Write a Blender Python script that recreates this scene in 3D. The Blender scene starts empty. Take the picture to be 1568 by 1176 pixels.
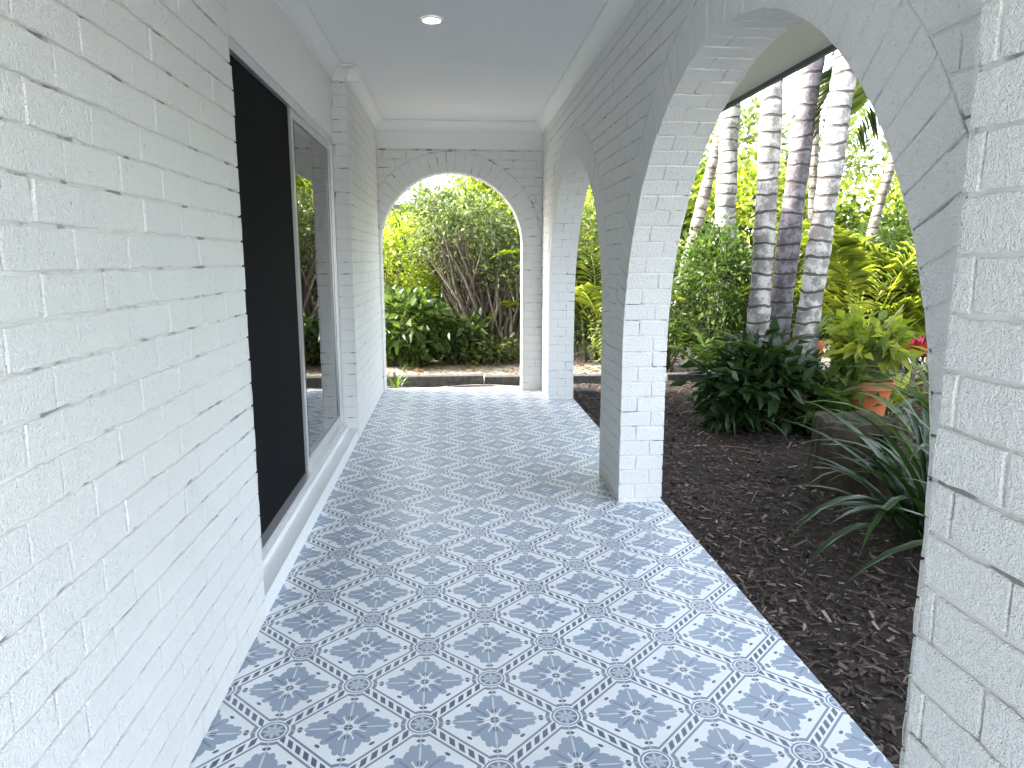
import bpy, math, random
import numpy as np
from mathutils import Vector, noise
random.seed(7); rng=np.random.default_rng(7)
scene=bpy.context.scene
V=Vector
# ------------------------------------------------------------------ helpers
def link(o,parent=None):
    scene.collection.objects.link(o)
    if parent: o.parent=parent
    return o
def empty(name,loc=(0,0,0)):
    e=bpy.data.objects.new(name,None); e.empty_display_size=.2; e.location=loc
    return link(e)
class MB:
    def __init__(s): s.v=[];s.f=[];s.m=[]
    def add(s,vs,fs,mi=0):
        b=len(s.v); s.v.extend([tuple(p) for p in vs])
        for f in fs: s.f.append([i+b for i in f]); s.m.append(mi)
    def box(s,x0,x1,y0,y1,z0,z1,mi=0):
        s.add([(x0,y0,z0),(x1,y0,z0),(x1,y1,z0),(x0,y1,z0),(x0,y0,z1),(x1,y0,z1),(x1,y1,z1),(x0,y1,z1)],
              [(0,3,2,1),(4,5,6,7),(0,1,5,4),(1,2,6,5),(2,3,7,6),(3,0,4,7)],mi)
    def quad(s,a,b,c,d,mi=0): s.add([a,b,c,d],[(0,1,2,3)],mi)
    def tube(s,pts,rad,n=8,mi=0,cap=True):
        pts=[V(p) for p in pts]; vs=[];fs=[]
        k=len(pts)
        for i,p in enumerate(pts):
            t=(pts[min(i+1,k-1)]-pts[max(i-1,0)]).normalized()
            a=t.cross(V((0,1,0)) if abs(t.y)<.9 else V((1,0,0))).normalized(); b=t.cross(a)
            for j in range(n):
                an=2*math.pi*j/n
                vs.append(p+(a*math.cos(an)+b*math.sin(an))*rad[i])
        for i in range(k-1):
            for j in range(n):
                fs.append((i*n+j,i*n+(j+1)%n,(i+1)*n+(j+1)%n,(i+1)*n+j))
        if cap: fs.append(tuple(range((k-1)*n,k*n))); fs.append(tuple(reversed(range(n))))
        s.add(vs,fs,mi)
    def obj(s,name,mats,parent=None,smooth=False):
        me=bpy.data.meshes.new(name); me.from_pydata(s.v,[],s.f)
        for m in mats: me.materials.append(m)
        me.polygons.foreach_set('material_index',s.m)
        if smooth: me.polygons.foreach_set('use_smooth',[True]*len(s.f))
        me.update()
        return link(bpy.data.objects.new(name,me),parent)
# ------------------------------------------------------------------ materials
class NT:
    def __init__(s,name):
        s.mat=bpy.data.materials.new(name); s.mat.use_nodes=True
        s.t=s.mat.node_tree; s.b=s.t.nodes['Principled BSDF']; s.out=s.t.nodes['Material Output']
    def n(s,ty,**k):
        x=s.t.nodes.new(ty)
        for a,b in k.items(): setattr(x,a,b)
        return x
    def l(s,a,b): s.t.links.new(a,b)
    def inp(s,sock,v):
        if isinstance(v,bpy.types.NodeSocket): s.l(v,sock)
        else: sock.default_value=v
    def m(s,op,a,b=None,c=None):
        x=s.n('ShaderNodeMath',operation=op); s.inp(x.inputs[0],a)
        if b is not None: s.inp(x.inputs[1],b)
        if c is not None: s.inp(x.inputs[2],c)
        return x.outputs[0]
    def mix(s,f,a,b,mode='MIX'):
        x=s.n('ShaderNodeMix',data_type='RGBA',blend_type=mode)
        s.inp(x.inputs[0],f)
        for sock,v in ((x.inputs[6],a),(x.inputs[7],b)):
            if isinstance(v,bpy.types.NodeSocket): s.l(v,sock)
            else: sock.default_value=(*v,1)
        return x.outputs[2]
    def coord(s): return s.n('ShaderNodeTexCoord').outputs['Object']
    def noise(s,vec,scale,detail=4,rough=.55,out=0):
        x=s.n('ShaderNodeTexNoise'); s.l(vec,x.inputs['Vector']); x.inputs['Scale'].default_value=scale
        x.inputs['Detail'].default_value=detail; x.inputs['Roughness'].default_value=rough
        return x.outputs[out]
    def ramp(s,fac,stops):
        x=s.n('ShaderNodeValToRGB'); s.l(fac,x.inputs[0]); cr=x.color_ramp
        while len(cr.elements)<len(stops): cr.elements.new(.5)
        for e,(p,c) in zip(cr.elements,stops): e.position=p; e.color=(*c,1) if len(c)==3 else c
        return x.outputs[0]
    def bump(s,h,strength=.5,dist=.01,prev=None):
        x=s.n('ShaderNodeBump'); x.inputs['Strength'].default_value=strength; x.inputs['Distance'].default_value=dist
        s.l(h,x.inputs['Height'])
        if prev is not None: s.l(prev,x.inputs['Normal'])
        return x.outputs[0]
    def set(s,color=None,rough=None,normal=None,metal=None,spec=None):
        if color is not None:
            if isinstance(color,tuple): s.b.inputs['Base Color'].default_value=(*color,1)
            else: s.l(color,s.b.inputs['Base Color'])
        if rough is not None: s.inp(s.b.inputs['Roughness'],rough)
        if normal is not None: s.l(normal,s.b.inputs['Normal'])
        if metal is not None: s.b.inputs['Metallic'].default_value=metal
        if spec is not None: s.b.inputs['Specular IOR Level'].default_value=spec
        return s.mat
def painted_brick():
    t=NT('white_painted_brick'); c=t.coord()
    n1=t.noise(c,95,3,.7); n2=t.noise(c,280,1,.6); n3=t.noise(c,1.6,2)
    g=t.n('ShaderNodeNewGeometry').outputs['Random Per Island']
    h=t.m('ADD',t.m('MULTIPLY',n1,1.0),t.m('MULTIPLY',n2,.5))
    nb=t.bump(h,1.0,.009)
    col=t.mix(n3,(.86,.86,.84),(.90,.90,.89))
    col=t.mix(t.m('MULTIPLY',g,.3),col,(.82,.825,.82))
    pits=t.ramp(n1,[(.31,(1,1,1)),(.35,(0,0,0))])
    col=t.mix(t.m('MULTIPLY',pits,.5),col,(.35,.34,.32))
    return t.set(col,.5,nb,spec=.4)
def mortar():
    t=NT('painted_mortar'); c=t.coord()
    n=t.noise(c,9,4); col=t.ramp(n,[(.37,(.28,.27,.26)),(.44,(.70,.69,.67)),(.7,(.84,.84,.82))])
    return t.set(col,.8)
def plain(name,col,rough=.6,bs=0,bd=.002,metal=0,var=.06):
    t=NT(name); c=t.coord(); n=t.noise(c,3,5)
    cc=t.mix(n,tuple(x*(1-var) for x in col),tuple(min(1,x*(1+var)) for x in col))
    nb=t.bump(t.noise(c,bs,3),.4,bd) if bs else None
    return t.set(cc,rough,nb,metal=metal)
def tile_mat():
    t=NT('patterned_encaustic_tile'); c=t.coord(); P=.445
    sx=t.n('ShaderNodeSeparateXYZ'); t.l(c,sx.inputs[0])
    x=t.m('ADD',sx.outputs[0],.112+20*P); y=t.m('ADD',sx.outputs[1],-2.449+20*P)
    a=t.m('DIVIDE',t.m('ADD',x,y),P); b=t.m('ADD',t.m('DIVIDE',t.m('SUBTRACT',x,y),P),60)
    fr=lambda v:t.m('FRACT',v); sub=lambda p,q:t.m('SUBTRACT',p,q); ab=lambda p:t.m('ABSOLUTE',p)
    mul=lambda p,q:t.m('MULTIPLY',p,q); add=lambda p,q:t.m('ADD',p,q); lt=lambda p,q:t.m('LESS_THAN',p,q); gt=lambda p,q:t.m('GREATER_THAN',p,q)
    mx=lambda p,q:t.m('MAXIMUM',p,q); mn=lambda p,q:t.m('MINIMUM',p,q); sq=lambda p:t.m('SQRT',p)
    cx=ab(sub(fr(a),.5)); cy=ab(sub(fr(b),.5))
    sa=sub(fr(add(a,.5)),.5); sb=sub(fr(add(b,.5)),.5)
    U=mx(cx,cy); W=mn(cx,cy); e=sub(.5,U)
    rn=sq(add(mul(sa,sa),mul(sb,sb))); r=sq(add(mul(cx,cx),mul(cy,cy)))
    u=mul(add(cx,cy),.7071); w=mul(ab(sub(cx,cy)),.7071)
    def ell(p,q,p0,q0,rp,rq):
        A=t.m('DIVIDE',sub(p,p0),rp); B=t.m('DIVIDE',sub(q,q0),rq)
        return lt(add(mul(A,A),mul(B,B)),1)
    WH=(.80,.82,.84); MID=(.29,.355,.45); DK=(.085,.11,.165); FLD=(.19,.235,.32)
    col=t.mix(0.,WH,WH)
    ropeA=mul(lt(ab(sa),.034),lt(fr(add(mul(b,8),mul(sa,9))),.6))
    ropeB=mul(lt(ab(sb),.034),lt(fr(add(mul(a,8),mul(sb,9))),.6))
    col=t.mix(mul(mx(ropeA,ropeB),gt(rn,.150)),col,DK)
    # thin frame line + rounded-diamond panel with scooped corners
    q=mn(sub(e,.080),mul(sub(rn,.205),.95))
    col=t.mix(mul(mul(gt(e,.056),lt(q,0)),gt(rn,.165)),col,FLD)
    # scalloped quatrefoil inner ground (pale blue-grey) behind the flower
    inner=mul(gt(q,.022),lt(mn(r,ab(sub(u,.30))),.0)); 
    col=t.mix(lt(rn,.146),col,FLD); col=t.mix(lt(rn,.128),col,WH); col=t.mix(lt(rn,.112),col,(.15,.19,.27))
    nu=mx(ab(sa),ab(sb)); nw=mn(ab(sa),ab(sb)); nd=mul(add(ab(sa),ab(sb)),.7071); ne=mul(ab(sub(ab(sa),ab(sb))),.7071)
    col=t.mix(mx(ell(nu,nw,.06,0,.042,.020),ell(nd,ne,.06,0,.042,.020)),col,(.42,.48,.58))
    col=t.mix(lt(rn,.02),col,DK)
    pet=mx(ell(u,w,.255,0,.16,.070),ell(U,W,.195,0,.125,.058))
    lob=mx(ell(u,w,.225,.105,.085,.045),ell(u,w,.335,.07,.060,.036))
    col=t.mix(mx(pet,lob),col,MID)
    col=t.mix(mul(lt(w,.009),mul(gt(u,.09),lt(u,.36))),col,WH)
    col=t.mix(mul(lt(W,.012),mul(gt(U,.1),lt(U,.26))),col,FLD)
    col=t.mix(ell(u,w,.145,0,.036,.022),col,DK)
    col=t.mix(lt(r,.065),col,WH); col=t.mix(lt(r,.045),col,DK)
    col=t.mix(mx(ell(u,w,.455,0,.024,.042),ell(U,W,.355,0,.018,.032)),col,DK)
    T=P/2
    gx=mul(ab(sub(fr(add(t.m('DIVIDE',x,T),.5)),.5)),T); gy=mul(ab(sub(fr(add(t.m('DIVIDE',y,T),.5)),.5)),T)
    g=lt(mn(gx,gy),.0017); col=t.mix(g,col,(.58,.58,.58))
    n=t.noise(c,2.2,4,.65); col=t.mix(t.ramp(n,[(.35,(.20,.20,.20)),(.7,(0,0,0))]),col,(.42,.42,.42),'MULTIPLY')
    cb=t.n('ShaderNodeCombineXYZ'); t.l(t.m('FLOOR',t.m('DIVIDE',x,T)),cb.inputs[0]); t.l(t.m('FLOOR',t.m('DIVIDE',y,T)),cb.inputs[1])
    wn=t.n('ShaderNodeTexWhiteNoise',noise_dimensions='3D'); t.l(cb.outputs[0],wn.inputs[0])
    col=t.mix(mul(wn.outputs[0],.12),col,(.5,.52,.55))
    rough=t.m('ADD',t.m('MULTIPLY',n,.25),.26)
    return t.set(col,rough,t.bump(sub(mul(n,.3),g),.3,.0012),spec=.5)
def leaf_mat(name,cols,trans=.45,rough=.45):
    t=NT(name); g=t.n('ShaderNodeNewGeometry').outputs['Random Per Island']
    st=[(i/(len(cols)-1),c) for i,c in enumerate(cols)]
    col=t.ramp(g,st)
    t.set(col,rough,spec=.4)
    tr=t.n('ShaderNodeBsdfTranslucent')
    t.l(t.mix(.55,col,t.mix(1.,col,(1.6,1.9,.6),'MULTIPLY')),tr.inputs[0])
    ms=t.n('ShaderNodeMixShader'); ms.inputs[0].default_value=trans
    t.l(t.b.outputs[0],ms.inputs[1]); t.l(tr.outputs[0],ms.inputs[2]); t.l(ms.outputs[0],t.out.inputs[0])
    return t.mat
def trunk_mat(name,light,dark):
    t=NT(name); c=t.coord()
    sx=t.n('ShaderNodeSeparateXYZ'); t.l(c,sx.inputs[0])
    z=t.m('ADD',sx.outputs[2],t.m('MULTIPLY',t.noise(c,3,3),.14))
    ring=t.m('FRACT',t.m('MULTIPLY',z,7.5))
    rl=t.ramp(ring,[(0,(1,1,1)),(.09,(1,1,1)),(.16,(0,0,0)),(.95,(0,0,0)),(1,(1,1,1))])
    n=t.noise(c,7,7,.75); pat=t.ramp(n,[(.45,(0,0,0)),(.57,(1,1,1))])
    col=t.mix(pat,dark,light); col=t.mix(t.m('MULTIPLY',rl,.88),col,(.045,.038,.032))
    low_shade=t.ramp(t.m('ADD',sx.outputs[2],t.m('MULTIPLY',n,.5)),[(.3,(1,1,1)),(1,(0,0,0))])
    col=t.mix(t.m('MULTIPLY',low_shade,.7),col,(.06,.052,.038))  # lower trunk darkened in the colour, standing in for the roof's shade
    return t.set(col,.85,t.bump(t.m('SUBTRACT',n,rl),.7,.014))
def bark(name,a,b):
    t=NT(name); c=t.coord(); n=t.noise(c,14,7,.7)
    return t.set(t.ramp(n,[(.3,a),(.7,b)]),.9,t.bump(n,.8,.03))
M_br=painted_brick(); M_mo=mortar(); M_tile=tile_mat()
M_plaster=plain('white_plaster',(.85,.85,.83),.6,120,.0008,var=.02)
M_ceil=plain('ceiling_paint',(.86,.86,.85),.6,0,var=.02)
M_corn=plain('cornice_paint',(.87,.87,.85),.45,var=.02)
M_sill=plain('sill_render',(.74,.76,.76),.6,80,.0015)
M_conc=plain('concrete',(.36,.35,.33),.85,40,.004)
M_bounce=plain('pale_bounce_slab',(.55,.53,.48),.85,40,.004)  # pale colour of the added bounce slab
M_alu=plain('grey_aluminium',(.66,.67,.68),.3,metal=.6,var=.05)
M_blackf=plain('black_rubber',(.012,.012,.013),.5)
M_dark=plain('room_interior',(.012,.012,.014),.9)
M_screen=plain('fly_screen_mesh',(.004,.0045,.006),.8)
M_screen.node_tree.nodes['Principled BSDF'].inputs['Specular IOR Level'].default_value=.1
M_eave=plain('eave_lining',(.62,.62,.54),.6)
M_gutter=plain('gutter_metal',(.05,.06,.065),.4,metal=.3)
M_roof=plain('roof_tiles',(.16,.13,.12),.8,12,.03)
M_edge=bark('weathered_sleeper',(.03,.03,.03),(.10,.10,.10))
M_terra=plain('terracotta',(.46,.14,.05),.75,60,.002,var=.15)
M_soil=plain('potting_soil',(.04,.03,.02),.95,30,.02)
M_trunk=trunk_mat('palm_trunk_pale',(.44,.42,.39),(.17,.155,.14))
M_trunk2=trunk_mat('palm_trunk_grey',(.21,.19,.21),(.08,.07,.075))
M_trunk3=trunk_mat('palm_trunk_brown',(.32,.29,.25),(.12,.10,.08))
M_bark=bark('branch_bark',(.05,.04,.03),(.20,.16,.12))
M_stump=bark('stump_bark',(.009,.008,.006),(.075,.054,.030))
def glass():
    t=NT('door_glass'); lw=t.n('ShaderNodeFresnel'); lw.inputs[0].default_value=2.0
    tr=t.n('ShaderNodeBsdfTransparent'); tr.inputs[0].default_value=(.30,.32,.32,1)
    gl=t.n('ShaderNodeBsdfGlossy'); gl.inputs['Roughness'].default_value=.008
    ms=t.n('ShaderNodeMixShader'); t.l(t.m('ADD',t.m('MULTIPLY',lw.outputs[0],1.15),.06),ms.inputs[0])
    t.l(tr.outputs[0],ms.inputs[1]); t.l(gl.outputs[0],ms.inputs[2]); t.l(ms.outputs[0],t.out.inputs[0]); return t.mat
M_glass=glass()
def emit(name,c,s):
    t=NT(name); t.b.inputs['Emission Color'].default_value=(*c,1); t.b.inputs['Emission Strength'].default_value=s; return t.mat
M_lamp=emit('downlight_diffuser',(1,.95,.85),40)

# ------------------------------------------------------------------ brickwork
BH=.086; BL=.24; J=.007; DEP=.006
def clip(poly,nu,nv,d):
    out=[]
    for i in range(len(poly)):
        p=poly[i]; q=poly[(i+1)%len(poly)]
        a=nu*p[0]+nv*p[1]-d; b=nu*q[0]+nv*q[1]-d
        if a>=0: out.append(p)
        if a*b<0:
            s=a/(a-b); out.append((p[0]+(q[0]-p[0])*s,p[1]+(q[1]-p[1])*s))
    return out
def area(p): return abs(sum(p[i][0]*p[(i+1)%len(p)][1]-p[(i+1)%len(p)][0]*p[i][1] for i in range(len(p))))/2
def add_brick(mb,poly,F,dep=DEP,bev=.0024,jit=.0013):
    if len(poly)<3 or area(poly)<.0006: return
    pts=[]
    for i in range(len(poly)):
        p=poly[i];q=poly[(i+1)%len(poly)]; L=math.hypot(q[0]-p[0],q[1]-p[1])
        if L<.004: continue
        k=max(1,int(L/.03))
        for s in range(k): pts.append((p[0]+(q[0]-p[0])*s/k+random.gauss(0,jit),p[1]+(q[1]-p[1])*s/k+random.gauss(0,jit)))
    if len(pts)<3: return
    us=[p[0] for p in pts]; vs=[p[1] for p in pts]
    cu=(max(us)+min(us))/2; cv=(max(vs)+min(vs))/2; hu=(max(us)-min(us))/2+1e-5; hv=(max(vs)-min(vs))/2+1e-5
    cl=lambda x:max(-1,min(1,x))
    ins=[(p[0]-bev*cl((p[0]-cu)/hu*1.3),p[1]-bev*cl((p[1]-cv)/hv*1.3)) for p in pts]
    dd=dep+random.gauss(0,.0009); tu=random.gauss(0,.004)
    base=[F(p[0],p[1],-.001) for p in pts]; mid=[F(p[0],p[1],dd*.62) for p in pts]; top=[F(p[0],p[1],dd+tu*(p[1]-cv)*4*hv/.17) for p in ins]
    n=len(pts); fs=[tuple(range(2*n,3*n))]
    for i in range(n):
        j=(i+1)%n; fs.append((i,j,n+j,n+i)); fs.append((n+i,n+j,2*n+j,2*n+i))
    mb.add(base+mid+top,fs,0)
def brick_face(mb,F,ua,ub,za,zb,z0=0,off=0,arches=(),extra=()):
    j0=int(math.floor((za-z0)/BH)); j1=int(math.ceil((zb-z0)/BH))
    for j in range(j0,j1):
        v0=max(za,z0+j*BH+J/2); v1=min(zb,z0+(j+1)*BH-J/2)
        if v1-v0<.015: continue
        st=off+(BL/2 if j%2 else 0)+random.gauss(0,.008)
        i0=int(math.floor((ua-st)/BL)); i1=int(math.ceil((ub-st)/BL))
        for i in range(i0,i1+1):
            a=max(ua,st+i*BL+J/2); b=min(ub,st+(i+1)*BL-J/2)
            if b-a<.02: continue
            polys=[[(a,v0),(b,v0),(b,v1),(a,v1)]]
            for (c,R,sp,rg) in arches:
                new=[]
                for p in polys:
                    if v1<=sp+.01:
                        l=clip(p,-1,0,-(c-R)); r=clip(p,1,0,c+R); new+= [l,r]
                    else:
                        RR=R+rg+J; mu=(a+b)/2-c; mv=(v0+v1)/2-sp; d=math.hypot(mu,mv)
                        nu,nv=mu/d,mv/d
                        if d<RR+.3: p=clip(p,nu,nv,RR+nu*c+nv*sp)
                        new.append(p)
                polys=[p for p in new if len(p)>2]
            for p in polys:
                for h in extra: 
                    if len(p)>2: p=clip(p,*h)
                add_brick(mb,p,F)
def ring(mb,F,c,R,sp,rg,extra=()):
    n=int(round(math.pi*(R+rg/2)/.09)); 
    for i in range(n):
        a0=math.pi*i/n; a1=math.pi*(i+1)/n; g=J/2/(R+rg/2)
        a0+=g;a1-=g
        p=[(c+math.cos(a)*r,sp+math.sin(a)*r) for a,r in ((a0,R),(a0,R+rg),(a1,R+rg),(a1,R))]
        for h in extra:
            if len(p)>2: p=clip(p,*h)
        add_brick(mb,p,F)
def arch_body(mb,F,ua,ub,za,zb,arches,t,seg=36):
    for w,fl in ((0,0),(t,1)):
        def q(p):
            vs=[F(x[0],x[1],w) for x in p]
            mb.add(vs if not fl else vs[::-1],[tuple(range(len(p)))],1)
        cur=ua
        for (c,R,sp,rg) in arches:
            R=R+DEP
            q([(cur,za),(c-R,za),(c-R,zb),(cur,zb)])
            for i in range(seg):
                a0=math.pi*(1-i/seg);a1=math.pi*(1-(i+1)/seg)
                p0=(c+R*math.cos(a0),sp+R*math.sin(a0));p1=(c+R*math.cos(a1),sp+R*math.sin(a1))
                q([p0,p1,(p1[0],zb),(p0[0],zb)])
            cur=c+R
        q([(cur,za),(ub,za),(ub,zb),(cur,zb)])
    for (c,R,sp,rg) in arches:
        R=R+DEP; pts=[(c-R,za)]+[(c+R*math.cos(math.pi*(1-i/seg)),sp+R*math.sin(math.pi*(1-i/seg))) for i in range(seg+1)]+[(c+R,za)]
        for p,q_ in zip(pts,pts[1:]): mb.quad(F(*p,0),F(*q_,0),F(*q_,t),F(*p,t),1)
    for u in (ua,ub): mb.quad(F(u,za,0),F(u,zb,0),F(u,zb,t),F(u,za,t),1)
def reveal_bricks(mb,F,c,R,sp,t,z0,side=(1,1)):
    def split(k): return [(.0,t*.36),(t*.36,t)] if k%2 else [(0,t*.68),(t*.68,t)]
    for sgn in (-1,1):
        def G(w,z,d,sgn=sgn): return F(c+sgn*(R+DEP-d),z,w)
        k=0; z=sp
        while z>z0:
            a=max(z-BH+J/2,z0); b=z-J/2
            for w0,w1 in split(k):
                add_brick(mb,[(w0+(J/2 if w0>0 else .001),a),(w1-(J/2 if w1<t else .001),a),(w1-(J/2 if w1<t else .001),b),(w0+(J/2 if w0>0 else .001),b)],G)
            k+=1; z-=BH
    n=int(round(math.pi*R/.09))
    for i in range(n):
        a0=R*math.pi*i/n+J/2; a1=R*math.pi*(i+1)/n-J/2
        def G(w,s,d): 
            an=s/R; return F(c+math.cos(an)*(R+DEP-d),sp+math.sin(an)*(R+DEP-d),w)
        for w0,w1 in split(i):
            add_brick(mb,[(w0+(J/2 if w0>0 else .001),a0),(w1-(J/2 if w1<t else .001),a0),(w1-(J/2 if w1<t else .001),a1),(w0+(J/2 if w0>0 else .001),a1)],G)
XL=-.752; XR=.945; XO=1.20; YE=7.64; CEIL=2.77; XD=-.86
house=empty('brick_house')
A=[(2.63,1.315,.885,.20),(5.797,1.283,.90,.20)]
mb=MB(); T=XO-XR
FR=lambda u,z,w:(XR+DEP+w,u,z)
arch_body(mb,FR,.62,7.87,-.2,CEIL+.1,A,T-2*DEP)
F2=lambda u,z,d:(XR+DEP-d,u,z)
brick_face(mb,F2,.62,YE,0,CEIL-.02,z0=.885-11*BH,off=.04,arches=A)
for (c,R,sp,rg) in A:
    ring(mb,F2,c,R,sp,rg)
    reveal_bricks(mb,lambda u,z,w:(XR+w,u,z),c,R,sp,T,-.001)
F3=lambda u,z,d:(XO-DEP+d,u,z)
brick_face(mb,F3,.62,7.87,-.2,2.4,z0=.885-11*BH,off=.04,arches=A)
for (c,R,sp,rg) in A: ring(mb,F3,c,R,sp,rg)
mb.obj('arcade_wall',[M_br,M_mo],house)
mb=MB(); PX=.74; mb.box(PX+DEP,XR+.03,.62+DEP,1.02-DEP,-.2,CEIL+.1,1)
brick_face(mb,lambda u,z,d:(PX+DEP-d,u,z),.62,1.02,0,CEIL,z0=.03,off=.14)
brick_face(mb,lambda u,z,d:(u,1.02-DEP+d,z),PX,XR,0,CEIL,z0=.03,off=.74)
brick_face(mb,lambda u,z,d:(u,.62+DEP-d,z),PX,XO,0,CEIL,z0=.03,off=.74)
mb.obj('entry_pier',[M_br,M_mo],house)
AE=[(0.0,.735,1.545,.20)]
mb=MB(); TE=.23
arch_body(mb,lambda u,z,w:(u,YE+DEP+w,z),XL-.1,XO-.01,-.2,CEIL+.1,AE,TE-2*DEP)
ex=((1,0,XL+.002),(-1,0,-(XR-.002)))
brick_face(mb,lambda u,z,d:(u,YE+DEP-d,z),XL,XR,0,2.50,z0=1.545-18*BH,off=.03,arches=AE,extra=ex)
ring(mb,lambda u,z,d:(u,YE+DEP-d,z),0,.735,1.545,.2,ex)
reveal_bricks(mb,lambda u,z,w:(u,YE+w,z),0,.735,1.545,TE,-.001)
mb.box(XL,XR,YE-.012,YE+.01,2.505,CEIL,2)
mb.obj('end_arch_wall',[M_br,M_mo,M_plaster],house)
mb=MB()
mb.box(XL-.26,XL-DEP,-1.6,2.71-DEP,-.2,CEIL+.1,1)
brick_face(mb,lambda u,z,d:(XL-DEP+d,u,z),-1.6,2.71,0,CEIL,z0=.0,off=.08)
brick_face(mb,lambda u,z,d:(u,2.71-DEP+d,z),XL-.26,XL,0,CEIL,z0=0,off=-1.0)
mb.box(XL-.26,XL-DEP,5.60+DEP,7.87,-.2,CEIL+.1,1)
brick_face(mb,lambda u,z,d:(XL-DEP+d,u,z),5.60,YE,0,CEIL,z0=0.0,off=.13)
brick_face(mb,lambda u,z,d:(u,5.60+DEP-d,z),XL-.12,XL,.0,CEIL,z0=0,off=-.99)
mb.obj('veranda_brick_wall',[M_br,M_mo],house)
mb=MB()
mb.box(XD-.2,XD,2.70,5.62,2.27,CEIL+.1,0)
mb.obj('wall_above_door',[M_plaster],house)
mb=MB()
mb.box(XD-.12,XL-.004,2.712,5.598,-.1,.085,0)
mb.box(XD-.12,XD+.03,2.713,5.597,.085,.118,0)
mb.obj('door_sill',[M_sill],house)
mb=MB(); mb.box(XD-.3,XO-.01,-1.6,7.86,CEIL,CEIL+.06,0); mb.obj('ceiling',[M_ceil],house)
def cornice(mb,p0,p1,n,s=.095):
    p0=V(p0);p1=V(p1);n=V(n); prof=[(0,-s),(.006,-s)]
    for i in range(9):
        a=math.pi/2*i/8; prof.append((s-(s-.012)*math.cos(a)+0, -s+(s-.012)*math.sin(a)))
    prof+=[(s,-.006),(s,0)]
    vs=[p+n*a+V((0,0,b)) for p in (p0,p1) for a,b in prof]; k=len(prof)
    mb.add(vs,[(i,i+1,k+i+1,k+i) for i in range(k-1)],0)
mb=MB(); Z=CEIL-.001
cornice(mb,(XR-.001,.6,Z),(XR-.001,YE,Z),(-1,0,0))
cornice(mb,(XL,YE-.012,Z),(XR,YE-.012,Z),(0,-1,0))
cornice(mb,(XL,5.50,Z),(XL,YE,Z),(1,0,0))
cornice(mb,(XD,5.599,Z),(XL+.095,5.599,Z),(0,-1,0))
cornice(mb,(XD,2.71,Z),(XD,5.6,Z),(1,0,0))
cornice(mb,(XL,-1.6,Z),(XL,2.72,Z),(1,0,0))
mb.obj('cornice',[M_corn],house)
mb=MB()
mb.box(XO+.001,1.80,-2.4,8.5,2.40,2.415,0)
mb.box(-6.5,XO,7.872,8.5,2.40,2.415,0)
mb.box(1.80,1.825,-2.4,8.53,2.375,2.58,1); mb.box(-6.5,1.80,8.5,8.525,2.375,2.58,1)
mb.box(1.826,1.93,-2.42,8.56,2.45,2.57,1)
mb.add([(1.95,-2.5,2.56),(1.95,8.6,2.56),(-3.0,4.5,4.0),(-3.0,1.5,4.0),(-8,8.6,2.56),(-8,-2.5,2.56)],
  [(0,1,2,3),(1,4,2),(4,5,3,2),(5,0,3)],2)
mb.obj('roof',[M_eave,M_gutter,M_roof],house)
mb=MB()
mb.box(-7,XL-.27,7.65,7.86,-.2,CEIL,0); mb.box(-7,-6.8,-1.6,7.64,-.2,CEIL,0); mb.box(-6.79,XL-.27,-1.6,-1.4,-.2,CEIL,0)
mb.obj('outer_walls',[M_plaster],house)
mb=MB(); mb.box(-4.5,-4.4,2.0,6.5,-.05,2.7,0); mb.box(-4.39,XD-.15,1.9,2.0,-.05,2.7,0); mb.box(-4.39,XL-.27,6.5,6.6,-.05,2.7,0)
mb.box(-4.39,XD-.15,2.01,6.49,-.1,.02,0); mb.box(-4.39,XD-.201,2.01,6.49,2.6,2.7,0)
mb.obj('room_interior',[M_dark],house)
door=empty('sliding_glass_door')
mb=MB(); z0=.119; z1=2.268
mb.box(XD-.09,XD-.005,2.72,2.76,z0,z1); mb.box(XD-.09,XD-.005,5.55,5.595,z0,z1)
mb.box(XD-.09,XD-.006,2.76,5.55,z1-.045,z1); mb.box(XD-.09,XD+.012,2.76,5.55,z0,z0+.028)
mb.obj('outer_frame',[M_alu],door)
mb=MB()
for (a,b,x) in ((4.26,5.55,XD-.04),):
    mb.box(x-.02,x+.02,a,a+.045,z0+.03,z1-.046); mb.box(x-.02,x+.02,b-.045,b,z0+.03,z1-.046)
    mb.box(x-.02,x+.02,a+.045,b-.045,z0+.03,z0+.09); mb.box(x-.02,x+.02,a+.045,b-.045,z1-.09,z1-.046)
mb.box(XD-.045,XD-.015,4.225,4.258,z0+.03,z1-.046)
mb.obj('sash_frame',[M_alu],door)
mb=MB(); xg=XD-.028; mb.quad((xg,4.305,z0+.09),(xg,5.505,z0+.09),(xg,5.505,z1-.09),(xg,4.305,z1-.09)); mb.obj('glass_pane',[M_glass],door)
mb=MB(); mb.box(XD-.0195,XD-.0185,4.3055,4.318,z0+.09,z1-.09); mb.box(XD-.0195,XD-.0185,5.492,5.5045,z0+.09,z1-.09); mb.obj('gasket',[M_blackf],door)
mb=MB(); mb.box(XD-.036,XD-.030,2.765,4.222,z0+.03,z1-.046); mb.obj('fly_screen',[M_screen],door)
dl=empty('ceiling_downlight',(-.10,4.49,CEIL))
mb=MB(); n=32; vs=[];fs=[]
for r,z in ((.066,-.0005),(.066,-.006),(.052,-.009),(.048,-.003)):
    vs+=[(r*math.cos(2*math.pi*i/n),r*math.sin(2*math.pi*i/n),z) for i in range(n)]
for k in range(3):
    fs+=[(k*n+i,k*n+(i+1)%n,(k+1)*n+(i+1)%n,(k+1)*n+i) for i in range(n)]
mb.add(vs,fs); mb.obj('trim_ring',[M_corn],dl)
mb=MB(); mb.add([(.05*math.cos(2*math.pi*i/n),.05*math.sin(2*math.pi*i/n),-.004) for i in range(n)],[tuple(range(n))]); mb.obj('diffuser',[M_lamp],dl)
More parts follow.
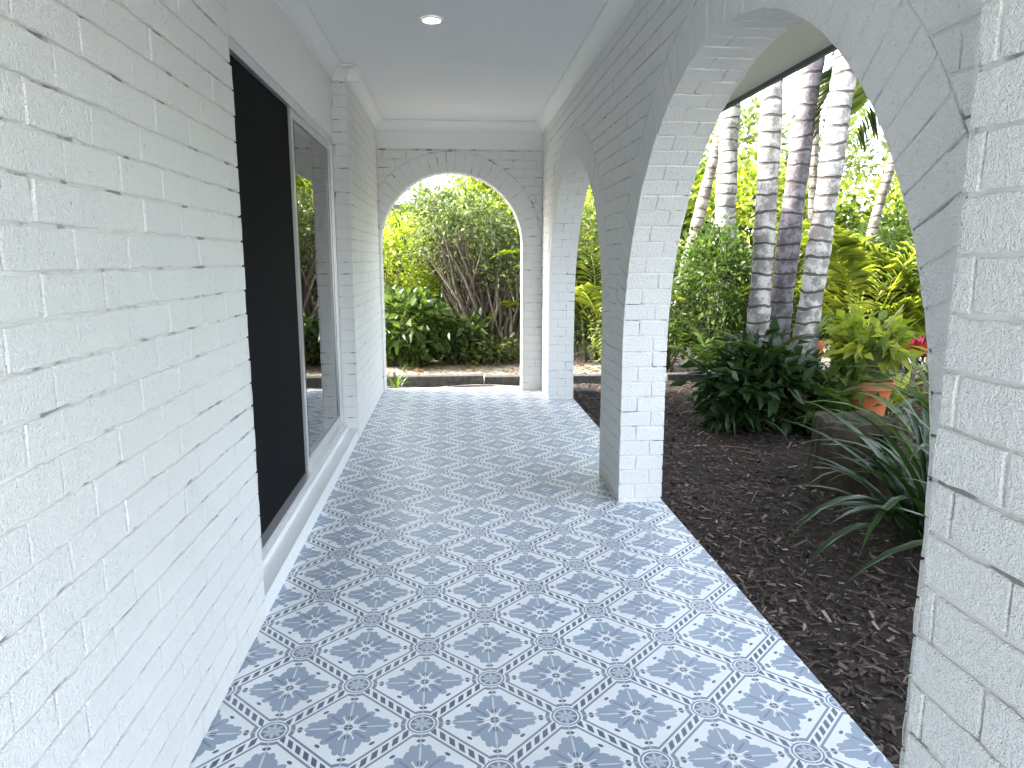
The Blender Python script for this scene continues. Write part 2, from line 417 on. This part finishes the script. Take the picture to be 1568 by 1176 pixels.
mb=MB(); mb.box(XL-.004,XO+.015,-1.6,7.88,-.25,-.004,1)
mb.quad((XL-.004,-1.6,0),(XO+.012,-1.6,0),(XO+.012,7.88,0),(XL-.004,7.88,0),0)
mb.quad((XO+.012,-1.6,0),(XO+.012,-1.6,-.004),(XO+.012,7.88,-.004),(XO+.012,7.88,0),1)
mb.obj('tiled_veranda_floor',[M_tile,M_conc])
# ------------------------------------------------------------------ ground
def ground_mat():
    t=NT('garden_ground'); c=t.coord(); n=t.noise(c,.6,8,.7); n2=t.noise(c,9,6,.7)
    col=t.mix(t.ramp(n,[(.45,(0,0,0)),(.6,(1,1,1))]),(.10,.13,.04),(.26,.22,.15))
    col=t.mix(t.m('MULTIPLY',n2,.5),col,(.14,.11,.07)); return t.set(col,.95,t.bump(n2,.6,.05))
def path_mat():
    t=NT('pale_dirt'); c=t.coord(); n=t.noise(c,3,8,.75); n2=t.noise(c,30,6,.7)
    col=t.ramp(n,[(.38,(.14,.11,.08)),(.47,(.33,.30,.25)),(.7,(.44,.43,.39))])
    sp=t.ramp(n2,[(.38,(1,1,1)),(.46,(0,0,0))]); col=t.mix(sp,col,(.10,.065,.035)); return t.set(col,.95,t.bump(n2,.6,.03))
def mulch_mat():
    t=NT('mulch_soil'); c=t.coord(); n=t.noise(c,28,6,.75)
    col=t.ramp(n,[(.3,(.010,.007,.005)),(.55,(.038,.025,.018)),(.75,(.085,.057,.042))])
    return t.set(col,.95,t.bump(n,1.,.03))
def chip_mat():
    t=NT('bark_chips'); g=t.n('ShaderNodeNewGeometry').outputs['Random Per Island']
    col=t.ramp(g,[(0,(.014,.010,.008)),(.4,(.038,.025,.019)),(.78,(.082,.055,.042)),(.94,(.15,.108,.083)),(1,(.32,.25,.20))])
    return t.set(col,.85)
mb=MB(); S=150; mb.quad((-S,-S,-.16),(S,-S,-.16),(S,S,-.16),(-S,S,-.16)); mb.obj('ground',[ground_mat()])
def sheet(name,x0,x1,y0,y1,z,amp,res,mat,fs=1.5):
    nx=int((x1-x0)/res)+1; ny=int((y1-y0)/res)+1; vs=[];f=[]
    for j in range(ny+1):
        for i in range(nx+1):
            x=x0+(x1-x0)*i/nx; y=y0+(y1-y0)*j/ny
            h=noise.noise(V((x*fs,y*fs,z)))*amp+noise.noise(V((x*9,y*9,3)))*amp*.35
            vs.append((x,y,z+h))
    for j in range(ny):
        for i in range(nx):
            a=j*(nx+1)+i; f.append((a,a+1,a+nx+2,a+nx+1))
    m=MB(); m.add(vs,f); return m.obj(name,[mat],smooth=True)
def mz(x,y): return -.055+noise.noise(V((x*1.5,y*1.5,-.055)))*.03+noise.noise(V((x*9,y*9,3)))*.03*.35
sheet('mulch_garden_bed',1.18,7.5,-2.5,8.38,-.055,.03,.06,mulch_mat())
sheet('garden_path',-9,10,8.36,11.2,-.075,.03,.12,path_mat())
sheet('lawn',7.45,30,-12,8.4,-.07,.03,.5,ground_mat())
mb=MB(); mb.box(-9,6.5,-16,-2.52,-.2,-.03); mb.box(XL-.3,XO+.02,-2.51,-1.61,-.2,-.02)
mb.obj('bounce_paving',[M_bounce])  # unseen slab added behind the camera to bounce sunlight into the veranda
def fastmesh(name,verts,faces,mat,parent=None,smooth=False):
    verts=np.asarray(verts,dtype=np.float32).reshape(-1,3); faces=np.asarray(faces,dtype=np.int32)
    k=faces.shape[1]; me=bpy.data.meshes.new(name)
    me.vertices.add(len(verts)); me.vertices.foreach_set('co',verts.ravel())
    me.loops.add(faces.size); me.loops.foreach_set('vertex_index',faces.ravel())
    me.polygons.add(len(faces)); me.polygons.foreach_set('loop_start',np.arange(0,faces.size,k,dtype=np.int32))
    me.update(calc_edges=True); me.validate()
    me.materials.append(mat)
    if smooth: me.polygons.foreach_set('use_smooth',[True]*len(faces))
    return link(bpy.data.objects.new(name,me),parent)
def unit(a): return a/np.maximum(np.linalg.norm(a,axis=1,keepdims=True),1e-6)
N=46000
yy=rng.uniform(-.5,8.3,N); xx=1.235+np.abs(rng.uniform(0,1,N))**1.25*4.6
zz=np.array([mz(x,y) for x,y in zip(xx,yy)])+rng.uniform(.002,.016,N)
P=np.stack([xx,yy,zz],1); th=rng.uniform(0,6.283,N); el=rng.normal(0,.28,N)
D=np.stack([np.cos(th)*np.cos(el),np.sin(th)*np.cos(el),np.sin(el)],1)
S_=unit(np.cross(D,np.stack([rng.normal(0,.35,N),rng.normal(0,.35,N),np.ones(N)],1)))
Nn=np.cross(S_,D); L=rng.gamma(2.2,.006,N)[:,None]+.005; W=L*rng.uniform(.15,.6,N)[:,None]; H=rng.uniform(.002,.005,N)[:,None]
W=np.minimum(W,.010)
vs=np.stack([P-D*L-S_*W*.6,P+D*L-S_*W*.4,P+D*L*.9+S_*W*.7,P-D*L*.9+S_*W,P+Nn*H-D*L*.5,P+Nn*H+D*L*.5],1)
idx=np.arange(N)[:,None]*6
q=np.concatenate([idx+np.array([[0,1,5]]),idx+np.array([[0,5,4]]),idx+np.array([[1,2,5]]),idx+np.array([[2,3,4]]),idx+np.array([[2,4,5]]),idx+np.array([[3,0,4]])],0)
fastmesh('bark_mulch',vs,q,chip_mat())
mb=MB()
for i in range(46):
    x=1.35+random.random()**1.2*3.2; y=random.uniform(.8,7.8); a=random.uniform(0,6.28); L=random.uniform(.06,.26); z=mz(x,y)+.016
    d=V((math.cos(a),math.sin(a),random.uniform(-.05,.08))); p=V((x,y,z)); r=random.uniform(.002,.005)
    mb.tube([p-d*L*.5,p+V((random.gauss(0,.008),random.gauss(0,.008),.004)),p+d*L*.5],[r,r*.9,r*.5],5)
mb.obj('fallen_twigs',[bark('dry_twig',(.14,.10,.06),(.32,.25,.18))])
mb=MB()
for (x0,x1,y,z) in ((-2.2,.35,8.42,.04),(.37,2.55,8.44,.02),(2.57,4.6,8.40,.03)):
    mb.box(x0,x1,y,y+.14,-.2,z)
mb.box(1.32,1.55,7.6,7.75,-.1,-.01)
o=mb.obj('timber_sleeper_edging',[M_edge]); bv=o.modifiers.new('b','BEVEL'); bv.width=.012; bv.segments=2
# ------------------------------------------------------------------ vegetation
def leaves(P,D,L,W,up=.6,fold=.25,droop=.15):
    n=len(P); L=L[:,None];W=W[:,None]
    up_=rng.normal(0,1,(n,3))*(1-up)+np.array([0,0,1])*up
    S=unit(np.cross(D,up_)); Nn=np.cross(S,D)
    tip=P+D*L-np.array([0,0,1])*L*droop
    m=P+D*L*.42-np.array([0,0,1])*L*droop*.15
    v=np.stack([P,m+S*W*.5+Nn*W*fold,tip,m-S*W*.5+Nn*W*fold],1).reshape(-1,3)
    i=np.arange(n)[:,None]*4
    f=np.concatenate([i+np.array([[0,1,2]]),i+np.array([[0,2,3]])],0)
    return v,f
G_yel=leaf_mat('foliage_yellow_green',[(.11,.15,.02),(.24,.29,.035),(.38,.39,.05),(.16,.22,.03)],.5)
G_mid=leaf_mat('foliage_mid_green',[(.03,.055,.016),(.06,.10,.026),(.11,.155,.035),(.045,.08,.022)],.4,.35)
G_dark=leaf_mat('foliage_dark_green',[(.012,.028,.010),(.028,.055,.018),(.045,.085,.025)],.22,.3)
G_olive=leaf_mat('foliage_olive',[(.08,.10,.035),(.14,.17,.05),(.25,.26,.09)],.4,.4)
G_pale=leaf_mat('foliage_pale_green',[(.03,.05,.02),(.09,.12,.045),(.20,.23,.10),(.06,.09,.03),(.32,.34,.19)],.35,.3)
G_red=leaf_mat('foliage_red',[(.25,.01,.04),(.4,.02,.05),(.10,.05,.03)],.3)
def crown_pts(center,rad,K,n,sig,flat=.8):
    c=np.array(center); r=np.array(rad)
    d=unit(rng.normal(0,1,(K,3))); rr=rng.uniform(.35,1,(K,1))**.5*rng.uniform(.75,1.12,(K,1))
    cc=c+d*r*rr
    cc[:,2]=np.maximum(cc[:,2],.05)
    P=np.repeat(cc,n,0)+rng.normal(0,1,(K*n,3))*sig*np.array([1,1,flat])*np.repeat(rng.uniform(.6,1.3,(K,1)),n,0)
    O=unit(P-np.repeat(cc,n,0)*.6-c*.4+rng.normal(0,.25*sig,(K*n,3)))
    D=unit(O+rng.normal(0,.55,O.shape)+np.array([0,0,.1]))
    P[:,2]=np.maximum(P[:,2],-.02)
    return cc,P,D
def bush(name,base,center,rad,K,n,sig,L,W,mat,stems=8,sr=.02,stemmat=None):
    root=empty(name); cc,P,D=crown_pts(center,rad,K,n,sig)
    ln=rng.uniform(.6,1.25,len(P))*L
    v,f=leaves(P,D,ln,ln*W); fastmesh('foliage',v,f,mat,root)
    mb=MB(); b=V(base)
    for i in range(min(K,stems*3)):
        tgt=V(cc[i]); s=b+V((random.gauss(0,.12),random.gauss(0,.12),-.05)); mid=s.lerp(tgt,.5)+V((random.gauss(0,.12),random.gauss(0,.12),.15))
        r=sr*random.uniform(.5,1.2); mb.tube([s,s.lerp(mid,.5)+V((random.gauss(0,.04),0,.05)),mid,mid.lerp(tgt,.5),tgt],[r,r*.8,r*.6,r*.4,r*.2],6,cap=False)
    mb.obj('stems',[stemmat or M_bark],root,True); return root
def frond(vs,fs,base,az,el,L,droop,n=26,ll=.45,lw=.03,vee=.5,hang=.35):
    h=V((math.cos(az),math.sin(az),0)); side=V((-math.sin(az),math.cos(az),0)); pts=[]
    for i in range(n+1):
        t=i/n; e=el-droop*t*t
        if i==0: p=V(base)
        else: p=pts[-1][0]+(h*math.cos(e)+V((0,0,math.sin(e))))*(L/n)
        pts.append((p,h*math.cos(e)+V((0,0,math.sin(e)))))
    for i in range(n+1):
        p,d=pts[i]; w=.012*(1-i/n)+.003; b=len(vs); vs+= [p+side*w,p-side*w]
        if i: fs.append((b-2,b-1,b+1)); fs.append((b-2,b+1,b))
    for i in range(int(n*.18),n+1):
        t=i/n; p,d=pts[i]; le=ll*(math.sin(math.pi*min(1,(t*.9+.12)))**.6+.1)*random.uniform(.85,1.1)
        up=side.cross(d); up=up if up.z>0 else -up
        for s in (-1,1):
            dir_=(side*s*.85+d*random.uniform(.45,.75)+up*vee*random.uniform(.2,.9)).normalized()
            m=p+dir_*le*.5; tip=p+dir_*le-V((0,0,hang*le*random.uniform(.5,1.3))); wv=d*lw*.5
            b=len(vs); vs+=[p,m+wv+up*.004,tip,m-wv]; fs.append((b,b+1,b+2)); fs.append((b,b+2,b+3))
def palm(name,base,top,r,fr=12,fl=2.4,mat=G_mid,tm=M_trunk,crown=True,ll=.6,seed=0,lw=.045):
    root=empty(name); mb=MB(); b=V(base);t=V(top); n=int((t-b).length/.055); pts=[];rad=[]
    cv=V((random.uniform(-.12,.12),random.uniform(-.12,.12),0))
    for i in range(n+1):
        s=i/n; p=b.lerp(t,s)+cv*math.sin(math.pi*s); z=p.z*7.5
        k=1+.06*(1 if (z%1)<.2 else 0)+.25*math.exp(-s*18)+.05*math.sin(z*1.1+seed)+.03*math.sin(z*.37+seed*3); pts.append(p); rad.append(r*(1.08-.25*s)*k)
    mb.tube(pts,rad,16); mb.obj('trunk',[tm],root,True)
    if crown:
        mb=MB(); mb.tube([t,t+V((0,0,.35)),t+V((0,0,.75))],[r*.85,r*.9,r*.4],12); mb.obj('crownshaft',[G_olive],root,True)
        vs=[];fs=[]
        for i in range(fr):
            az=2.399*i+seed; e=random.uniform(-.1,1.15); frond(vs,fs,t+V((0,0,.6)),az,e,fl*random.uniform(.8,1.1),random.uniform(1.2,1.9),32,ll,lw,.3,.5)
        fastmesh('fronds',[tuple(p) for p in vs],fs,mat,root)
    return root
def canepalm(name,base,n=14,fl=1.5,mat=G_yel,h=.4,ll=.38,spread=.2):
    root=empty(name); vs=[];fs=[]; mb=MB(); b=V(base)
    for i in range(n):
        az=2.399*i+random.random(); s=b+V((math.cos(az)*spread*random.random(),math.sin(az)*spread*random.random(),0)); tz=h*random.uniform(.5,1.6)
        tp=s+V((math.cos(az)*.08,math.sin(az)*.08,tz)); mb.tube([s,tp],[.018,.012],6)
        frond(vs,fs,tp,az,random.uniform(.7,1.35),fl*random.uniform(.7,1.1),random.uniform(1.0,1.7),26,ll,.024,.5,.35)
    fastmesh('fronds',[tuple(p) for p in vs],fs,mat,root); mb.obj('canes',[G_olive],root,True); return root
def strap(vs,fs,base,az,el,L,W,droop,seg=8,tipw=.05):
    h=V((math.cos(az),math.sin(az),0)); side=V((-math.sin(az),math.cos(az),0)); p=V(base)
    for i in range(seg+1):
        t=i/seg; e=el-droop*t**1.3; d=h*math.cos(e)+V((0,0,math.sin(e))); up=d.cross(side); up=up if up.z>0 else -up
        w=W*.5*(min(1,.45+t*2.2))*(1-t**3.0)+.001; b=len(vs)
        vs+= [p+side*w+up*w*.35,p,p-side*w+up*w*.35]
        if i:
            for k in (0,1): fs.append((b-3+k,b-2+k,b+1+k)); fs.append((b-3+k,b+1+k,b+k))
        p=p+d*(L/seg)
def strap_plant(name,base,n,L,W,mat,parent=None,el=(.7,1.45),droop=(.9,2.1),spread=.08,part='leaves'):
    root=parent or empty(name); vs=[];fs=[]
    for i in range(n):
        az=2.399*i+random.random()*.6; r=spread*random.random()
        strap(vs,fs,V(base)+V((math.cos(az)*r,math.sin(az)*r,0)),az,random.uniform(*el),L*random.uniform(.6,1.15),W*random.uniform(.7,1.2),random.uniform(*droop))
    fastmesh(part,[tuple(p) for p in vs],fs,mat,root,True); return root
palm('palm_tree',(2.70,6.22,-.1),(2.55,6.25,6.6),.088,12,2.4,seed=.3)
palm('palm_tree',(2.90,6.30,-.1),(3.42,6.30,6.0),.094,11,2.4,tm=M_trunk2,seed=1.2)
palm('palm_tree',(2.94,5.92,-.1),(3.50,5.98,7.2),.092,12,2.5,seed=2.2)
palm('palm_tree',(3.55,9.3,-.1),(3.65,9.4,7.0),.125,10,2.6,seed=.9)
palm('palm_tree',(2.85,9.6,-.1),(4.5,9.8,6.4),.075,9,2.2,tm=M_trunk3,seed=2.9)
palm('palm_tree',(4.95,9.4,-.1),(4.75,9.5,4.4),.060,10,2.2,mat=G_pale,tm=M_trunk3,seed=4)
palm('palm_tree',(5.0,8.9,-.1),(6.1,9.2,4.2),.06,10,2.2,mat=G_yel,tm=M_trunk3,seed=5)
palm('palm_tree',(6.3,8.6,-.1),(6.0,8.6,3.9),.05,11,2.0,mat=G_yel,tm=M_trunk3,seed=1)
palm('palm_tree',(4.75,6.7,-.1),(4.52,6.5,2.75),.05,14,1.9,mat=G_pale,tm=M_trunk3,ll=.5,seed=.5,lw=.03)
canepalm('golden_cane_palm',(4.75,8.0,-.05),18,1.65,G_yel,.6)
canepalm('golden_cane_palm',(5.6,7.6,-.05),14,1.6,G_yel,.6)
canepalm('golden_cane_palm',(2.1,10.2,-.05),14,1.7,G_yel,.5)
canepalm('fern',(3.15,8.1,-.05),12,.9,G_mid,.15,.22)
bush('philodendron_plant',(2.65,6.0,0),(2.62,5.95,.33),(.42,.4,.34),60,16,.09,.19,.42,G_dark,6,.012)
bush('philodendron_plant',(3.15,5.9,0),(3.10,5.75,.25),(.38,.35,.28),46,14,.09,.17,.4,G_mid,6,.012)
strap_plant('birds_nest_fern',(2.68,5.95,.45),18,.6,.10,G_mid,el=(.6,1.3))
strap_plant('dracaena_plant',(2.30,5.75,0),20,.6,.035,G_dark,spread=.1)
strap_plant('clivia_plant',(3.0,5.35,-.02),20,.4,.04,G_mid)
strap_plant('clivia_plant',(2.48,3.35,-.04),54,.95,.06,G_dark,spread=.2,el=(.6,1.45))
strap_plant('clivia_plant',(2.85,3.75,-.04),44,1.0,.06,G_mid,spread=.15,el=(.7,1.5))
strap_plant('clivia_plant',(2.62,2.9,-.04),34,.95,.055,G_dark,spread=.2,el=(.6,1.45))
strap_plant('dracaena_plant',(3.30,4.55,.35),44,.7,.035,G_mid,el=(.6,1.5))
def stump(name,loc,r,h):
    bm=MB(); n=28; vs=[];fs=[]; lv=[(-.06,1.18),(.05,1.06),(h*.5,.98),(h*.9,1.0),(h,.95),(h+.01,.80),(h-.012,.3)]
    for z,k in lv:
        for i in range(n):
            a=2*math.pi*i/n; rr=r*k*(1+.16*noise.noise(V((math.cos(a)*1.3,math.sin(a)*1.3,5)))+.12*noise.noise(V((math.cos(a)*5,math.sin(a)*5,z*2)))- .08*math.cos(4*a))
            vs.append((loc[0]+rr*math.cos(a),loc[1]+rr*math.sin(a)*.8,loc[2]+z+.03*noise.noise(V((math.cos(a)*2,math.sin(a)*2,1)))))
    m=len(lv)
    for k in range(m-1):
        for i in range(n): fs.append((k*n+i,k*n+(i+1)%n,(k+1)*n+(i+1)%n,(k+1)*n+i))
    fs.append(tuple(range((m-1)*n,m*n))); bm.add(vs,fs)
    return bm.obj(name,[M_stump],smooth=False)
stump('tree_stump',(2.57,4.32,-.05),.26,.44)
def pot(name,loc,r,h,leaf):
    root=empty(name); m=MB(); n=32; prof=[(r*.66,0),(r*.92,h*.8),(r*1.03,h*.8),(r*1.06,h),(r*.95,h),(r*.9,h*.88),(r*.3,h*.86)]; vs=[];fs=[]
    for rr,z in prof: vs+=[(loc[0]+rr*math.cos(2*math.pi*i/n),loc[1]+rr*math.sin(2*math.pi*i/n),loc[2]+z) for i in range(n)]
    for k in range(len(prof)-1): fs+=[(k*n+i,k*n+(i+1)%n,(k+1)*n+(i+1)%n,(k+1)*n+i) for i in range(n)]
    m.add(vs,fs); m.m=[0]*(len(fs)-n)+[1]*n; m.obj('pot',[M_terra,M_soil],root); return root
p=pot('potted_plant',(3.42,5.60,.10),.19,.32,None)
strap_plant('x',(3.42,5.60,.40),22,.62,.10,G_olive,p,el=(1.1,1.5),droop=(.5,1.5))
_,Pp,Dp=crown_pts((3.42,5.62,.74),(.24,.22,.17),22,12,.055); v,f=leaves(Pp,Dp,rng.uniform(.1,.2,len(Pp)),rng.uniform(.05,.09,len(Pp))); fastmesh('foliage',v,f,G_yel,p)
m=MB(); m.tube([(3.42,5.60,-.15),(3.42,5.60,.098)],[.22,.20],20); m.obj('paver_stand',[M_conc],p)
p=pot('potted_plant',(3.62,7.0,.36),.14,.22,None); strap_plant('x',(3.62,7.0,.56),16,.5,.05,G_mid,p)
m=MB(); m.tube([(3.62,7.0,-.15),(3.62,7.0,.358)],[.16,.15],18); m.obj('stand',[M_conc],p)
p=empty('cordyline_plant'); m=MB(); m.tube([(4.05,6.0,-.1),(4.08,6.0,.6)],[.025,.018],8); m.obj('stem',[M_bark],p)
strap_plant('x',(4.08,6.0,.55),34,.30,.045,G_red,p,el=(.2,1.4),droop=(.3,1.2))
strap_plant('bromeliad_plant',(4.3,6.6,0),26,.6,.06,G_yel,el=(.5,1.4))
strap_plant('bromeliad_plant',(4.15,5.2,0),30,.6,.05,G_mid,el=(.5,1.4))
strap_plant('bromeliad_plant',(3.7,6.5,0),26,.55,.05,G_olive,el=(.5,1.4))
bush('shrub',(3.3,8.9,0),(3.3,8.9,.9),(.75,.6,.85),110,50,.14,.09,.5,G_mid,8)
bush('shrub',(4.3,9.2,0),(4.3,9.3,.8),(.8,.6,.8),110,50,.14,.09,.5,G_olive,8)
bush('shrub',(5.9,9.2,0),(5.9,9.2,1.0),(.9,.8,1.0),120,50,.15,.10,.5,G_mid,8)
bush('shrub',(2.6,9.2,0),(2.45,9.4,.45),(.6,.4,.45),70,50,.12,.07,.45,G_olive,6)
bush('shrub',(.45,10.6,0),(.1,10.9,1.75),(.85,.7,.75),90,70,.13,.085,.42,G_pale,22,.035)
bush('shrub',(.75,10.5,0),(.75,10.8,1.2),(.5,.5,.55),36,50,.13,.08,.42,G_pale,10,.028)
bush('shrub',(-.9,11.2,0),(-1.0,11.4,1.15),(.9,.8,1.0),110,60,.16,.09,.5,G_yel,8)
bush('shrub',(.3,12.2,0),(1.0,12.2,2.3),(.9,.6,.9),95,60,.17,.11,.5,G_yel,8)
bush('shrub',(1.7,11.2,0),(1.75,11.2,1.2),(.6,.7,1.1),90,60,.15,.08,.45,G_olive,8)
bush('hydrangea_plant',(-.65,10.1,0),(-.60,10.1,.5),(.55,.4,.5),64,22,.1,.18,.5,G_mid,8,.012)
bush('hydrangea_plant',(.1,10.3,0),(.12,10.3,.3),(.4,.3,.3),34,20,.1,.15,.5,G_mid,8,.012)
bush('groundcover_plant',(.5,10.1,0),(.55,10.2,.1),(.6,.25,.14),40,22,.08,.10,.45,G_olive,4,.006)
strap_plant('grass_tuft',(-.66,8.2,-.05),22,.28,.02,G_mid)
root=empty('background_trees')
def mass(part,items,mat,L,W):
    vs=[];fs=[];b=0
    for (c,r,K,n,s) in items:
        _,P,D=crown_pts(c,r,K,n,s); ln=rng.uniform(.6,1.25,len(P))*L; v,f=leaves(P,D,ln,ln*W)
        vs.append(v); fs.append(f+b); b+=len(v)
    fastmesh(part,np.concatenate(vs),np.concatenate(fs),mat,root)
mass('hedge_mid',[((x,14+random.uniform(-.6,.6),1.0 if abs(x)<2.5 else 1.2),(1.5,1.0,1.1 if abs(x)<2.5 else 1.5),55,45,.28) for x in np.arange(-6,12,1.9)],G_mid,.21,.5)
mass('hedge_yellow',[((x,13.6+random.uniform(-.6,.8),1.5 if abs(x)<2 else random.uniform(1.8,3.0)),(1.2,1.,.8 if abs(x)<2 else 1.1),40,42,.25) for x in np.arange(-5,11,2.1)],G_yel,.19,.5)
mass('tall_trees',[((x,18+random.uniform(-2,2),random.uniform(3.,4.4)),(1.8,1.5,1.6),38,42,.38) for x in (-4.4,2.6,4.6,7,9.6)],G_olive,.26,.45)
mass('side_hedge',[((11.5+random.uniform(-.6,.6),y,1.4),(1.1,1.6,1.7),45,40,.3) for y in np.arange(-2,13,2.2)],G_mid,.24,.5)
mass('side_trees',[((12.8+random.uniform(-.6,1.6),y,3.4),(1.5,1.7,1.5),34,38,.35) for y in np.arange(-1,12,3.4)],G_yel,.26,.5)
mb=MB()
for x,y,h in [(-4.4,18,3.6),(2.6,18,3.6),(4.6,17.6,4),(7,18,3.8),(9.6,18,4),(12.8,3,3),(13,9,3)]:
    mb.tube([(x,y,-.2),(x+.1,y,h*.5),(x-.1,y,h)],[.16,.12,.06],8)
mb.obj('trunks',[M_bark],root,True)
mb=MB()
for i in range(110):
    x=-14+i*.27; mb.box(x,x+.25,15.6,15.63,-.2,1.75+random.uniform(-.01,.01))
mb.obj('timber_fence',[bark('fence_timber',(.10,.085,.07),(.24,.21,.18))])
nh=empty('neighbour_house')
mb=MB(); mb.box(-8,-1,22,30,-.2,3.0); mb.obj('walls',[plain('rendered_wall',(.45,.47,.5),.8)],nh)
mb=MB(); mb.add([(-8.6,21.4,2.95),(-.4,21.4,2.95),(-.4,30.6,2.95),(-8.6,30.6,2.95),(-6,26,5),(-3,26,5)],[(0,1,5,4),(1,2,5),(2,3,4,5),(3,0,4)],0); mb.obj('roof',[plain('slate_roof',(.14,.17,.22),.6)],nh)
mb=MB(); mb.box(-4,-2.4,21.95,21.99,.9,2.2); mb.obj('window',[M_glass],nh)
N=5000; P=np.stack([rng.uniform(-3,6,N),rng.uniform(8.5,11,N),np.full(N,-.05)+rng.uniform(0,.02,N)],1); D=unit(np.stack([rng.normal(0,1,N),rng.normal(0,1,N),rng.normal(0,.15,N)],1))
ln=rng.uniform(.03,.09,N); v,f=leaves(P,D,ln,ln*.4,.9)
fastmesh('leaf_litter',v,f,leaf_mat('dry_leaf',[(.08,.04,.02),(.16,.09,.045),(.27,.19,.11)],.2))
# ------------------------------------------------------------------ light
el=math.radians(34); s=V((-.97,.22,0)).normalized()*math.cos(el)+V((0,0,math.sin(el)))
w=bpy.data.worlds.new('World'); scene.world=w; w.use_nodes=True
nt=w.node_tree; sk=nt.nodes.new('ShaderNodeTexSky'); sk.sky_type='NISHITA'; sk.sun_disc=False
sk.sun_elevation=el; sk.sun_rotation=math.atan2(s.x,s.y); sk.air_density=1.0; sk.dust_density=3; sk.ozone_density=1
hs=nt.nodes.new('ShaderNodeHueSaturation'); hs.inputs['Saturation'].default_value=.5
nt.links.new(sk.outputs[0],hs.inputs['Color'])
nt.links.new(hs.outputs[0],nt.nodes['Background'].inputs[0]); nt.nodes['Background'].inputs[1].default_value=1.7
ld=bpy.data.lights.new('sun','SUN'); ld.energy=18; ld.angle=math.radians(.5); ld.color=(1,.95,.86)
lo=bpy.data.objects.new('sun',ld); lo.rotation_euler=s.to_track_quat('Z','Y').to_euler(); link(lo)
cd=bpy.data.cameras.new('camera'); cd.lens=25.26; cd.sensor_width=36; cd.clip_start=.05; cd.clip_end=500
co=bpy.data.objects.new('camera',cd); co.location=(0,0,1.4); co.rotation_euler=(math.radians(90-9.85),0,math.radians(-4.68)); link(co)
scene.camera=co
scene.view_settings.view_transform='Standard'; scene.view_settings.look='None'; scene.view_settings.exposure=0
print('TOTAL POLYS',sum(len(o.data.polygons) for o in bpy.data.objects if o.type=='MESH'))
